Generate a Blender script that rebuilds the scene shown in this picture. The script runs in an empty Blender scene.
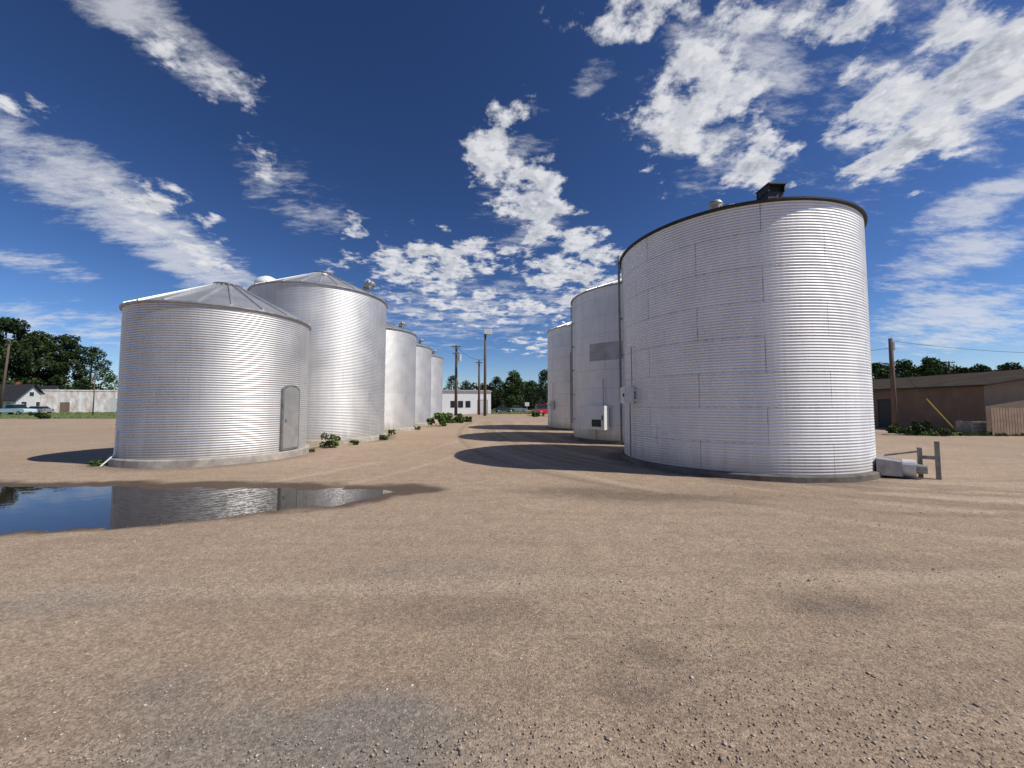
import bpy, bmesh, math, random
import numpy as np
from mathutils import Vector, Matrix, noise
random.seed(7); rng = np.random.default_rng(7)
S = bpy.context.scene; C = S.collection
H = 1.7; F = 380.0; TH = math.atan(21/380)
PI = math.pi
def pdir(px, py):
    u = (px-512)/F; v = (384-py)/F
    return Vector((u, math.cos(TH)-v*math.sin(TH), v*math.cos(TH)+math.sin(TH)))
def gnd(px, py):
    d = pdir(px, py); t = -H/d.z
    return (d.x*t, d.y*t)
def at(px, Y): return ((px-512)/F*Y, Y)

# ------------------------------------------------------------------ nodes
def N(nt, typ, ins=None, **props):
    n = nt.nodes.new(typ)
    for k, v in props.items(): setattr(n, k, v)
    for k, v in (ins or {}).items():
        if isinstance(v, bpy.types.NodeSocket): nt.links.new(v, n.inputs[k])
        else: n.inputs[k].default_value = v
    return n
def math_(nt, op, a, b=0.0, clamp=False):
    return N(nt, 'ShaderNodeMath', {0: a, 1: b}, operation=op, use_clamp=clamp).outputs[0]
def mixc(nt, fac, a, b, blend='MIX'):
    n = nt.nodes.new('ShaderNodeMix'); n.data_type = 'RGBA'; n.blend_type = blend
    for k, v in ((0, fac), (6, a), (7, b)):
        if isinstance(v, bpy.types.NodeSocket): nt.links.new(v, n.inputs[k])
        elif k == 0: n.inputs[0].default_value = v
        else: n.inputs[k].default_value = (*v[:3], 1)
    return n.outputs[2]
def mrange(nt, v, a, b, c=0.0, d=1.0, smooth=False):
    n = N(nt, 'ShaderNodeMapRange', {0: v, 1: a, 2: b, 3: c, 4: d})
    if smooth: n.interpolation_type = 'SMOOTHSTEP'
    return n.outputs[0]
def newmat(name):
    m = bpy.data.materials.new(name); m.use_nodes = True
    nt = m.node_tree; b = nt.nodes['Principled BSDF']
    return m, nt, b
def mat(name, col, rough=.6, metal=0.0, ns=4.0, amt=.25, bump=0.0, bs=30.0, stretch=(1, 1, 1), col2=None, spec=.5):
    m, nt, b = newmat(name)
    tc = N(nt, 'ShaderNodeTexCoord')
    mp = N(nt, 'ShaderNodeMapping', {0: tc.outputs['Object'], 3: stretch})
    n1 = N(nt, 'ShaderNodeTexNoise', {'Vector': mp.outputs[0], 'Scale': ns, 'Detail': 4.0, 'Roughness': .6})
    f = mrange(nt, n1.outputs[0], .3, .7)
    dark = tuple(c*(1-amt) for c in col) if col2 is None else col2
    lite = tuple(min(1, c*(1+amt*.5)) for c in col) if col2 is None else col
    nt.links.new(mixc(nt, f, dark, lite), b.inputs['Base Color'])
    b.inputs['Roughness'].default_value = rough; b.inputs['Metallic'].default_value = metal
    b.inputs['Specular IOR Level'].default_value = spec
    if bump:
        n2 = N(nt, 'ShaderNodeTexNoise', {'Vector': mp.outputs[0], 'Scale': bs, 'Detail': 3.0})
        bp = N(nt, 'ShaderNodeBump', {'Height': n2.outputs[0], 'Strength': .6, 'Distance': bump})
        nt.links.new(bp.outputs[0], b.inputs['Normal'])
    return m

def galv(name, c1, c2, seam, band=None, rowh=.82, bw=2.8, rough=.36, metal=.9, chalk=0.0, floor=.12):
    m, nt, b = newmat(name)
    uv = N(nt, 'ShaderNodeUVMap')
    br = N(nt, 'ShaderNodeTexBrick', {'Vector': uv.outputs[0], 'Color1': (*c1, 1), 'Color2': (*c2, 1), 'Mortar': (1, 1, 1, 1),
        'Scale': 1.0, 'Mortar Size': .012, 'Mortar Smooth': .2, 'Bias': 0.0, 'Brick Width': bw, 'Row Height': rowh})
    br.offset = .5
    mp = N(nt, 'ShaderNodeMapping', {0: uv.outputs[0], 3: (3.0, .22, 1)})
    st = N(nt, 'ShaderNodeTexNoise', {'Vector': mp.outputs[0], 'Scale': 1.8, 'Detail': 5.0, 'Roughness': .65})
    n2 = N(nt, 'ShaderNodeTexNoise', {'Vector': uv.outputs[0], 'Scale': 1.1, 'Detail': 4.0})
    n3 = N(nt, 'ShaderNodeTexNoise', {'Vector': uv.outputs[0], 'Scale': 3.1, 'Detail': 3.0})
    f = mrange(nt, st.outputs[0], .35, .7, .93, 1.04)
    f2 = mrange(nt, n2.outputs[0], .3, .7, .95, 1.04)
    ff = math_(nt, 'MULTIPLY', f, f2)
    sx = N(nt, 'ShaderNodeSeparateXYZ', {0: uv.outputs[0]})
    low = mrange(nt, math_(nt, 'ADD', sx.outputs[1], math_(nt, 'MULTIPLY', st.outputs[0], .5)), .4, .95, 1.0, 0.0, True)
    if band:
        bb = math_(nt, 'MULTIPLY', math_(nt, 'GREATER_THAN', sx.outputs[1], band[0]), math_(nt, 'LESS_THAN', sx.outputs[1], band[1]))
        bb = math_(nt, 'MULTIPLY', bb, math_(nt, 'MULTIPLY', math_(nt, 'GREATER_THAN', sx.outputs[0], band[2]), math_(nt, 'LESS_THAN', sx.outputs[0], band[3])))
        ff = math_(nt, 'MULTIPLY', ff, math_(nt, 'SUBTRACT', 1.0, math_(nt, 'MULTIPLY', bb, .48)))
    cc = N(nt, 'ShaderNodeCombineXYZ', {0: ff, 1: ff, 2: ff})
    dots = mrange(nt, math_(nt, 'SINE', math_(nt, 'MULTIPLY', sx.outputs[0], 36.0)), .1, .6, .5, 1.0)   # bolt rows
    sf = math_(nt, 'MULTIPLY', math_(nt, 'MULTIPLY', br.outputs[1], dots), mrange(nt, n3.outputs[0], .36, .60, floor, .85))
    avg = mixc(nt, br.outputs[1], br.outputs[0], tuple((x+y)/2 for x, y in zip(c1, c2)))
    col = mixc(nt, sf, avg, seam)
    col = mixc(nt, 1.0, col, cc.outputs[0], 'MULTIPLY')
    if chalk:
        col = mixc(nt, mrange(nt, n2.outputs[0], .5, .66, 0, chalk), col, (.86, .85, .83))
        k = math_(nt, 'MULTIPLY', mrange(nt, st.outputs[0], .58, .70), mrange(nt, n3.outputs[0], .48, .62))
        col = mixc(nt, math_(nt, 'MULTIPLY', k, .34), col, (.38, .36, .34))
    col = mixc(nt, math_(nt, 'MULTIPLY', low, .4), col, (.36, .30, .24))
    nt.links.new(col, b.inputs['Base Color'])
    b.inputs['Metallic'].default_value = metal
    rr = mrange(nt, n2.outputs[0], .3, .7, rough-.04, rough+.08)
    nt.links.new(math_(nt, 'ADD', rr, math_(nt, 'MULTIPLY', low, .2)), b.inputs['Roughness'])
    return m

M = {}
M['galv_new'] = galv('galvanised_bright', (.67, .66, .645), (.63, .62, .605), (.50, .49, .47), rough=.52, metal=.70)
M['galv_old'] = galv('galvanised_weathered', (.82, .805, .785), (.78, .77, .75), (.30, .29, .28), rough=.60, metal=.50, chalk=.3, floor=.35)
M['galv_band'] = galv('galvanised_banded', (.80, .785, .765), (.76, .75, .73), (.34, .33, .32), band=(3.70, 4.5, 11.7, 30.0), rough=.60, metal=.50, chalk=.3, floor=.3)
M['roof'] = mat('roof_steel', (.58, .58, .57), .48, .7, 1.5, .2)
M['steel'] = mat('dull_steel', (.42, .41, .40), .5, .6, 6, .3)
M['steel2'] = mat('weathered_steel', (.30, .29, .27), .6, .5, 6, .4)
M['dark'] = mat('dark_metal', (.03, .03, .032), .5, .3, 5, .3)
M['darkhole'] = mat('dark_opening', (.012, .012, .013), .8, 0, 5, .3)
M['concrete'] = mat('concrete', (.46, .41, .35), .9, 0, 3, .4, .01, 25)
M['concrete_dark'] = mat('concrete_shaded', (.17, .145, .12), .9, 0, 3, .5, .01, 25)  # right bins' concrete, with the shadow gap at their base put into its colour
M['paintwhite'] = mat('white_paint', (.84, .84, .82), .55, 0, 3, .08)
M['housewhite'] = mat('house_siding', (.58, .58, .57), .6, 0, 3, .15)
M['cabinet'] = mat('grey_cabinet', (.66, .66, .64), .45, .1, 6, .15)
M['wood'] = mat('pole_wood', (.15, .10, .07), .9, 0, 3, .45, .01, 20, (6, 6, .4))
M['rustred'] = mat('red_paint', (.30, .07, .045), .6, 0, 3, .2)
M['oldwhite'] = mat('peeling_white', (.92, .91, .89), .7, 0, 1.3, .3, 0, 30, (1, 1, .35), (.50, .38, .31))
M['brownwall'] = mat('brown_siding', (.215, .152, .112), .85, 0, 1.2, .2, .004, 6, (1, 1, 1), None, .15)
M['tanwall'] = mat('tan_siding', (.32, .235, .165), .8, 0, 1.5, .15, spec=.2)
M['greyroof'] = mat('grey_roofing', (.30, .29, .28), .7, 0, 1.0, .25)
M['darkroof'] = mat('dark_shingle', (.045, .045, .05), .9, 0, 3, .4, spec=.1)
M['brownroof'] = mat('brown_roofing', (.075, .062, .053), 1.0, 0, 1.0, .25, spec=.0)
M['glass'] = mat('window_glass', (.02, .03, .04), .08, 0, 2, .3)
M['tyre'] = mat('tyre_rubber', (.02, .02, .02), .85, 0, 5, .2)
M['rim'] = mat('wheel_rim', (.5, .5, .5), .35, .8, 5, .2)
M['carwhite'] = mat('car_pale_teal', (.50, .66, .70), .25, 0, 1, .05)
M['cardark'] = mat('car_dark', (.04, .045, .06), .25, 0, 1, .05)
M['carred'] = mat('car_red', (.45, .03, .02), .25, 0, 1, .05)
M['carsilver'] = mat('car_silver', (.45, .46, .48), .3, .5, 1, .05)
M['yellow'] = mat('yellow_plastic', (.62, .48, .05), .5, 0, 3, .1)
M['wire'] = mat('wire_black', (.02, .02, .02), .6, 0, 3, .1)
M['bark'] = mat('bark', (.1, .075, .055), .95, 0, 4, .4, .02, 12)
M['asphalt'] = mat('asphalt', (.07, .07, .07), .9, 0, 2, .3)

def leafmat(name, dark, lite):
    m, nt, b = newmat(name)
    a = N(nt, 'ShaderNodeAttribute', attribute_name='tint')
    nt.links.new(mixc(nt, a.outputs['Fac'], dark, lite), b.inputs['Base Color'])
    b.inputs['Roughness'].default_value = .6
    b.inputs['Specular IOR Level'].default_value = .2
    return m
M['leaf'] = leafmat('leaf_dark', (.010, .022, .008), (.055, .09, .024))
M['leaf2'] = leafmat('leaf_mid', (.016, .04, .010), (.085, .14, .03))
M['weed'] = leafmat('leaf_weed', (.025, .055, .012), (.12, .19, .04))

# ------------------------------------------------------------------ mesh builder
class MB:
    def __init__(s, M=None): s.v = []; s.f = []; s.M = M
    def add(s, vs, fs):
        o = len(s.v)
        for p in vs:
            p = Vector(p)
            s.v.append(tuple(s.M @ p) if s.M is not None else tuple(p))
        for f in fs: s.f.append([i+o for i in f])
    def box(s, x0, x1, y0, y1, z0, z1):
        s.add([(x0,y0,z0),(x1,y0,z0),(x1,y1,z0),(x0,y1,z0),(x0,y0,z1),(x1,y0,z1),(x1,y1,z1),(x0,y1,z1)],
              [(0,3,2,1),(4,5,6,7),(0,1,5,4),(1,2,6,5),(2,3,7,6),(3,0,4,7)])
        return s
    def tube(s, p0, p1, r0, r1=None, n=8):
        r1 = r0 if r1 is None else r1
        p0 = Vector(p0); p1 = Vector(p1); d = (p1-p0).normalized()
        a = d.orthogonal().normalized(); b = d.cross(a)
        vs = []
        for p, r in ((p0, r0), (p1, r1)):
            for i in range(n):
                t = 2*PI*i/n; vs.append(p+a*r*math.cos(t)+b*r*math.sin(t))
        fs = [(i, (i+1) % n, n+(i+1) % n, n+i) for i in range(n)]
        fs += [tuple(range(n))[::-1], tuple(range(n, 2*n))]
        s.add(vs, fs); return s
    def path(s, pts, r, n=6):
        for a, b in zip(pts[:-1], pts[1:]): s.tube(a, b, r, r, n)
        return s
    def lathe(s, prof, n=48, a0=0, c=(0, 0)):
        vs = []; k = len(prof)
        for i in range(n):
            t = a0+2*PI*i/n
            for r, z in prof: vs.append((c[0]+r*math.cos(t), c[1]+r*math.sin(t), z))
        fs = []
        for i in range(n):
            j = (i+1) % n
            for q in range(k-1): fs.append((i*k+q, j*k+q, j*k+q+1, i*k+q+1))
        s.add(vs, fs); return s
    def prism(s, poly, y0, y1):
        n = len(poly)
        vs = [(x, y0, z) for x, z in poly]+[(x, y1, z) for x, z in poly]
        fs = [tuple(range(n)), tuple(range(n, 2*n))[::-1]]+[(i, n+i, n+(i+1) % n, (i+1) % n) for i in range(n)]
        s.add(vs, fs); return s
    def build(s, name, m, parent=None, smooth=False):
        me = bpy.data.meshes.new(name); me.from_pydata(s.v, [], s.f); me.update()
        bm = bmesh.new(); bm.from_mesh(me); bmesh.ops.recalc_face_normals(bm, faces=bm.faces); bm.to_mesh(me); bm.free()
        if smooth: me.polygons.foreach_set('use_smooth', [True]*len(me.polygons))
        me.materials.append(m)
        o = bpy.data.objects.new(name, me); C.objects.link(o); o.parent = parent
        return o
def npmesh(name, V, Fq, m, parent=None, smooth=False, uv=None, attrs=None):
    me = bpy.data.meshes.new(name)
    V = np.asarray(V, np.float32); Fq = np.asarray(Fq, np.int32); k = Fq.shape[1]
    me.vertices.add(len(V)); me.vertices.foreach_set('co', V.ravel())
    me.loops.add(Fq.size); me.loops.foreach_set('vertex_index', Fq.ravel())
    me.polygons.add(len(Fq)); me.polygons.foreach_set('loop_start', np.arange(0, Fq.size, k, dtype=np.int32))
    me.update(calc_edges=True); me.validate()
    if smooth: me.polygons.foreach_set('use_smooth', np.ones(len(Fq), bool))
    if uv is not None:
        l = me.uv_layers.new(name='UVMap'); l.data.foreach_set('uv', np.asarray(uv, np.float32)[Fq.ravel()].ravel())
    for an, arr in (attrs or {}).items():
        a = me.attributes.new(an, 'FLOAT', 'POINT'); a.data.foreach_set('value', np.asarray(arr, np.float32))
    me.materials.append(m)
    o = bpy.data.objects.new(name, me); C.objects.link(o); o.parent = parent
    return o
def empty(name, loc, label, cat, group=None, rz=0):
    o = bpy.data.objects.new(name, None); C.objects.link(o); o.location = loc; o.rotation_euler = (0, 0, rz)
    return tag(o, label, cat, group)
def tag(o, label, cat, group=None, kind=None):
    if label: o['label'] = label
    if cat: o['category'] = cat
    if group: o['group'] = group
    if kind: o['kind'] = kind
    return o
def copy_thing(root, loc, label, rz=None):
    def cp(o, par):
        c = o.copy(); C.objects.link(c); c.parent = par
        for ch in list(o.children): cp(ch, c)
        return c
    r = cp(root, None); r.location = loc; r['label'] = label
    if rz is not None: r.rotation_euler = (0, 0, rz)
    return r

# ------------------------------------------------------------------ camera, sun, sky
cam = bpy.data.cameras.new('camera'); cam.sensor_width = 36; cam.lens = 36*F/1024
cam.clip_start = .05; cam.clip_end = 6000
co = bpy.data.objects.new('camera', cam); C.objects.link(co)
co.location = (0, 0, H); co.rotation_euler = (PI/2+TH, 0, 0); S.camera = co
EL = math.radians(48.5); SAZ = math.radians(107)
sd_ = Vector((math.sin(SAZ)*math.cos(EL), math.cos(SAZ)*math.cos(EL), math.sin(EL)))
sl = bpy.data.lights.new('sun', 'SUN'); sl.energy = 4.1; sl.angle = math.radians(.5); sl.color = (1, .955, .88)
so = bpy.data.objects.new('sun', sl); C.objects.link(so); so.rotation_euler = (-sd_).to_track_quat('-Z', 'Y').to_euler()
so.location = (20, -5, 30)
S.view_settings.view_transform = 'Standard'; S.view_settings.look = 'None'; S.view_settings.exposure = 0

W = bpy.data.worlds.new('World'); S.world = W; W.use_nodes = True
W.cycles.sampling_method = 'MANUAL'; W.cycles.sample_map_resolution = 256
nt = W.node_tree; nt.nodes.clear()
sky = N(nt, 'ShaderNodeTexSky', sky_type='NISHITA', sun_disc=False, sun_elevation=EL, sun_rotation=SAZ,
        altitude=1000, air_density=1.0, dust_density=.6, ozone_density=3.0)
tc = N(nt, 'ShaderNodeTexCoord'); D = tc.outputs['Generated']
sep = N(nt, 'ShaderNodeSeparateXYZ', {0: D})
den = math_(nt, 'ADD', math_(nt, 'MAXIMUM', sep.outputs[2], 0.0), .16)
den3 = N(nt, 'ShaderNodeCombineXYZ', {0: den, 1: den, 2: den})
P = N(nt, 'ShaderNodeVectorMath', {0: D, 1: den3.outputs[0]}, operation='DIVIDE').outputs[0]
def blobs(lst):
    cur = None
    for (px, py, a, b, ang, st) in lst:
        ca, sa = math.cos(math.radians(ang)), math.sin(math.radians(ang))
        d = pdir(px, py).normalized(); e = pdir(px+a*ca, py+a*sa).normalized(); g = pdir(px-b*sa, py+b*ca).normalized()
        t = (e-d); la = t.length; t = (t-d*t.dot(d)).normalized(); o = d.cross(t).normalized(); lb = (g-d).length
        R = Matrix((t, o, d)).transposed()
        mp = N(nt, 'ShaderNodeMapping', {0: D, 1: d, 2: R.to_euler('XYZ'), 3: (la, lb, .6)}, vector_type='TEXTURE')
        ln = N(nt, 'ShaderNodeVectorMath', {0: mp.outputs[0]}, operation='LENGTH').outputs['Value']
        v = mrange(nt, ln, 1.7, .2, 0.0, st, True)
        cur = v if cur is None else math_(nt, 'MAXIMUM', cur, v)
    return cur
puffy = blobs([(215,75,80,28,36,1.15),(25,108,45,20,15,1.25),(165,208,75,24,25,1.3),(205,262,55,16,30,1.15),(270,165,50,30,30,.95),
  (440,264,100,36,-5,1.42),(572,272,62,58,0,1.5),(532,200,60,40,62,1.5),(490,160,32,50,0,1.42),(525,103,24,20,-20,1.2),
  (700,85,85,95,10,1.45),(650,15,85,40,0,1.38),(905,120,130,66,-20,1.58),(975,60,110,80,-30,1.58),(835,15,85,40,0,1.42),
  (760,160,55,48,0,1.28),(355,228,24,18,0,1.2),(545,345,50,16,0,1.2),(335,262,22,16,0,1.2),(490,305,130,26,0,1.25)])
wispm = blobs([(150,25,140,34,32,1.3),(60,175,150,46,26,1.35),(170,245,140,34,31,1.5),(40,265,80,16,10,1.1),
  (595,75,44,20,-35,1.15),(300,195,80,44,30,.9),(970,205,140,24,-22,1.3),(960,255,140,32,-17,1.3),(950,320,140,46,-5,1.3),
  (60,325,140,28,5,1.1),(740,90,160,130,0,1.0),(920,90,180,130,0,1.1),(470,310,190,50,0,1.05),(520,190,60,90,0,.9)])
nz = dict(Scale=8.5, Roughness=.62)
n1 = N(nt, 'ShaderNodeTexNoise', {'Vector': P, 'Detail': 8.0, **nz}).outputs[0]
off = N(nt, 'ShaderNodeVectorMath', {0: P, 1: (.03, -.012, .02)}, operation='ADD').outputs[0]
n1b = N(nt, 'ShaderNodeTexNoise', {'Vector': off, 'Detail': 4.0, **nz}).outputs[0]
wm = N(nt, 'ShaderNodeMapping', {0: P, 2: (0, 0, math.radians(-35)), 3: (.9, 2.1, 1)})
n2 = N(nt, 'ShaderNodeTexNoise', {'Vector': wm.outputs[0], 'Scale': 4.8, 'Detail': 8.0, 'Roughness': .70}).outputs[0]
nc1 = math_(nt, 'ADD', math_(nt, 'MULTIPLY', math_(nt, 'SUBTRACT', n1, .5), 1.9), math_(nt, 'MULTIPLY', math_(nt, 'SUBTRACT', n2, .5), .2))
dens1 = math_(nt, 'ADD', math_(nt, 'ADD', nc1, .5), math_(nt, 'MULTIPLY', math_(nt, 'SUBTRACT', puffy, 1.0), .42))
c1 = mrange(nt, dens1, .47, .76, 0, 1, True)
dens2 = math_(nt, 'ADD', n2, math_(nt, 'MULTIPLY', math_(nt, 'SUBTRACT', wispm, 1.0), .36))
c2 = math_(nt, 'MULTIPLY', mrange(nt, dens2, .40, .72, 0, 1, True), .68)
cl = math_(nt, 'SUBTRACT', 1.0, math_(nt, 'MULTIPLY', math_(nt, 'SUBTRACT', 1.0, math_(nt, 'MULTIPLY', c1, .94)), math_(nt, 'SUBTRACT', 1.0, c2)))
# thin haze low over the horizon
hz = mrange(nt, sep.outputs[2], .0, .16, .22, 0.0, True)
cl = math_(nt, 'MAXIMUM', cl, hz)
relief = mrange(nt, math_(nt, 'SUBTRACT', n1b, n1), -.09, .07, 0.0, 1.0)
thick = mrange(nt, dens1, .60, .92, .1, 1.0, True)
shade = math_(nt, 'MULTIPLY', thick, relief)
ccol = mixc(nt, shade, (7.6, 7.7, 8.0), (3.7, 4.0, 4.6))
g = N(nt, 'ShaderNodeGamma', {0: sky.outputs[0], 1: 1.45})
skyc = mixc(nt, 1.0, g.outputs[0], (.34, .38, .44), 'MULTIPLY')
fin = mixc(nt, cl, skyc, ccol)
bg = N(nt, 'ShaderNodeBackground', {0: fin, 1: .1})
N(nt, 'ShaderNodeOutputWorld', {0: bg.outputs[0]})

# ------------------------------------------------------------------ ground
water_px = [(396,491),(385,488),(330,486.5),(250,487.5),(150,486.5),(60,485.5),(0,485),(-150,486),(-150,545),(0,531),(60,528.5),(130,525),(200,519),(260,512),(330,504),(375,497)]
wet_px = [(434,490),(405,486.5),(300,484),(120,483),(0,482),(-150,482),(-150,546),(0,531),(150,524),(300,507.5),(385,498)]
WP = np.array([gnd(*p) for p in water_px]); WT = np.array([gnd(*p) for p in wet_px])
def sdist(X, Y, poly):
    d = np.full(X.shape, 1e9); ins = np.zeros(X.shape, bool); n = len(poly)
    for i in range(n):
        ax, ay = poly[i]; bx, by = poly[(i+1) % n]
        ex, ey = bx-ax, by-ay; t = np.clip(((X-ax)*ex+(Y-ay)*ey)/(ex*ex+ey*ey), 0, 1)
        d = np.minimum(d, np.hypot(X-ax-t*ex, Y-ay-t*ey))
        c = ((ay > Y) != (by > Y)) & (X < (bx-ax)*(Y-ay)/(by-ay+1e-12)+ax); ins ^= c
    return np.where(ins, -d, d)
def axis(lo, hi, step, far):
    a = list(np.arange(lo, hi+1e-6, step)); s = step; x = hi
    while x < far: s *= 1.3; x += s; a.append(x)
    s = step; x = lo; b = []
    while x > -far: s *= 1.3; x -= s; b.append(x)
    return np.array(b[::-1]+a)
xs = axis(-14, 14, .08, 2500); ys = axis(.8, 22, .07, 2500)
GX, GY = np.meshgrid(xs, ys); gx = GX.ravel(); gy = GY.ravel()
near = np.clip(1-np.hypot(gx, gy-6)/60, 0, 1)
nzv = np.array([noise.noise((x*.9, y*.9, 0))+.5*noise.noise((x*3.1, y*3.1, 3)) if k > 0 else 0 for x, y, k in zip(gx, gy, near)])
nz2 = np.array([noise.noise((x*.35, y*.35, 9))+.4*noise.noise((x*5, y*5, 5)) if k > 0 else 0 for x, y, k in zip(gx, gy, near)])
sdw = sdist(gx, gy, WP)
gz = near*(.012*nzv+.006*nz2)
gz = gz - np.clip((.5-sdw)*.05, 0, .06)
wet = np.clip(1-(sdist(gx, gy, WT)+.3*nzv+.15*nz2)/.28, 0, 1)
def blob(px, py, rx, ry):
    x, y = gnd(px, py); return np.exp(-((gx-x)/rx)**2-((gy-y)/ry)**2)
stain_and_ring = 1.4*blob(640, 690, .3, .17)+1.4*blob(830, 605, .42, .17)+.9*blob(650, 655, .35, .15)+.8*blob(560, 492, 1.6, .4)+1.2*blob(700, 497, 2.2, .35)+.5*blob(880, 560, 1.3, .2)+.5*blob(470, 610, .8, .2)+.8*blob(930, 700, .3, .1)
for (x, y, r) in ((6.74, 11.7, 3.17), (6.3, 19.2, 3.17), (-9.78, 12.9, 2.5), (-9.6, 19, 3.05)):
    stain_and_ring = stain_and_ring+.8*np.clip(1-np.abs(np.hypot(gx-x, gy-y)-r-.2)/.6, 0, 1)  # ground also made darker in a ring around each bin foot
stain_and_ring = np.clip(stain_and_ring*(1+1.1*nz2+.8*nzv), 0, 1)
grey = np.clip((1.4*blob(290, 745, .7, .22)+1.0*blob(380, 720, .35, .18)+.4*blob(450, 570, 1.0, .3)+.4*blob(80, 600, 1.2, .3)+.5*blob(150, 690, .5, .2))*(1+nzv*1.3), 0, 1)
def bez(p0, p1, p2, p3, n=40):
    t = np.linspace(0, 1, n)[:, None]; p0, p1, p2, p3 = map(np.array, (p0, p1, p2, p3))
    return (1-t)**3*p0+3*(1-t)**2*t*p1+3*(1-t)*t*t*p2+t**3*p3
tw = near > 0
def tracks(curves, wd):
    track = np.zeros(gx.shape)
    for c in curves:
        for off_ in (-.85, .85):
            tg = np.gradient(c, axis=0); nn = np.stack([-tg[:, 1], tg[:, 0]], 1); nn /= np.linalg.norm(nn, axis=1)[:, None]
            q = c+nn*off_; X_ = gx[tw]; Y_ = gy[tw]; dd = np.full(X_.shape, 9.0); d = np.full(gx.shape, 9.0)
            for (ax, ay), (bx, by) in zip(q[:-1], q[1:]):
                ex, ey = bx-ax, by-ay; t = np.clip(((X_-ax)*ex+(Y_-ay)*ey)/(ex*ex+ey*ey), 0, 1)
                dd = np.minimum(dd, np.hypot(X_-ax-t*ex, Y_-ay-t*ey))
            d[tw] = dd; track = np.maximum(track, np.exp(-(d/wd)**4)*(.75+.9*nz2+.4*nzv))
    return np.clip(track, 0, 1)
track = tracks((bez((13, 4.2), (5, 4.2), (-2.5, 8), (-2.6, 40)), bez((-13, 3.5), (-5, 4.2), (-1.0, 6.5), (-.2, 40)), bez((-12, 2.6), (-3, 2.4), (5, 3.4), (14, 3.0)), bez((16, 7.6), (5, 6.1), (.6, 9), (-.4, 40))), .15)
dtrack = tracks((bez((16, 6.0), (4, 6.5), (-.5, 9), (-1.2, 40)), bez((16, 8.2), (5, 6.6), (1.2, 9), (.4, 40)), bez((16, 7.0), (6, 5.8), (0, 8), (-2.0, 40)), bez((9, 6.9), (3, 6.2), (-3.2, 9), (-3.2, 40))), .13)
gz = gz-.007*track-.009*dtrack
nx, ny = len(xs), len(ys)
idx = np.arange(nx*ny).reshape(ny, nx)
Fq = np.stack([idx[:-1, :-1], idx[:-1, 1:], idx[1:, 1:], idx[1:, :-1]], -1).reshape(-1, 4)
m, nt, b = newmat('gravel_dirt')
tc = N(nt, 'ShaderNodeTexCoord'); O = tc.outputs['Object']
def noi(sc, det=4.0, ro=.6, vec=None, di=0.0): return N(nt, 'ShaderNodeTexNoise', {'Vector': vec or O, 'Scale': sc, 'Detail': det, 'Roughness': ro, 'Distortion': di}).outputs[0]
big = noi(.22, 3); mid = noi(3.2, 7, .76); fine = noi(55, 5, .85)
sm = N(nt, 'ShaderNodeMapping', {0: O, 2: (0, 0, math.radians(14)), 3: (.22, 1.9, 1)}); streak = noi(2.0, 6, .72, sm.outputs[0])
A = lambda n: N(nt, 'ShaderNodeAttribute', attribute_name=n).outputs['Fac']
col = mixc(nt, mrange(nt, big, .38, .62), (.425, .313, .218), (.485, .362, .254))
col = mixc(nt, mrange(nt, mid, .42, .64, 0, .5), col, (.325, .238, .168))
col = mixc(nt, mrange(nt, streak, .50, .66, 0, .45), col, (.31, .228, .162))
col = mixc(nt, math_(nt, 'MULTIPLY', A('track'), .48), col, (.56, .435, .315))
col = mixc(nt, math_(nt, 'MULTIPLY', A('dtrack'), .5), col, (.235, .175, .125))
col = mixc(nt, math_(nt, 'MULTIPLY', A('stain_and_ring'), .6), col, (.125, .10, .08))
col = mixc(nt, math_(nt, 'MULTIPLY', A('grey'), .75), col, (.27, .245, .21))
v1 = N(nt, 'ShaderNodeTexVoronoi', {'Vector': O, 'Scale': 75.0, 'Randomness': 1.0})
v2 = N(nt, 'ShaderNodeTexVoronoi', {'Vector': O, 'Scale': 30.0, 'Randomness': 1.0})
s1 = N(nt, 'ShaderNodeSeparateColor', {0: v1.outputs['Color']}).outputs[0]
s2 = N(nt, 'ShaderNodeSeparateColor', {0: v2.outputs['Color']}).outputs[1]
gr = math_(nt, 'MULTIPLY', mrange(nt, s1, 0, 1, .72, 1.26), mrange(nt, fine, .34, .66, .66, 1.32))
gr = math_(nt, 'MULTIPLY', gr, mrange(nt, s2, 0, 1, .88, 1.11))
gc = N(nt, 'ShaderNodeCombineXYZ', {0: gr, 1: gr, 2: gr}).outputs[0]
col = mixc(nt, 1.0, col, gc, 'MULTIPLY')
w = A('wet')
col = mixc(nt, w, col, mixc(nt, 1.0, col, (.30, .28, .265), 'MULTIPLY'))
nt.links.new(col, b.inputs['Base Color'])
nt.links.new(mrange(nt, w, 0, 1, .95, .55), b.inputs['Roughness']); b.inputs['Specular IOR Level'].default_value = .15
hh = math_(nt, 'ADD', math_(nt, 'MULTIPLY', fine, 1.3), math_(nt, 'MULTIPLY', v1.outputs['Distance'], -.6))
bp = N(nt, 'ShaderNodeBump', {'Height': hh, 'Strength': .9, 'Distance': .010}); nt.links.new(bp.outputs[0], b.inputs['Normal'])
gnd_o = npmesh('ground', np.stack([gx, gy, gz], -1), Fq, m, smooth=True, attrs={'wet': wet, 'stain_and_ring': stain_and_ring, 'grey': grey, 'track': track, 'dtrack': dtrack}); gnd_o['kind'] = 'structure'

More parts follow.
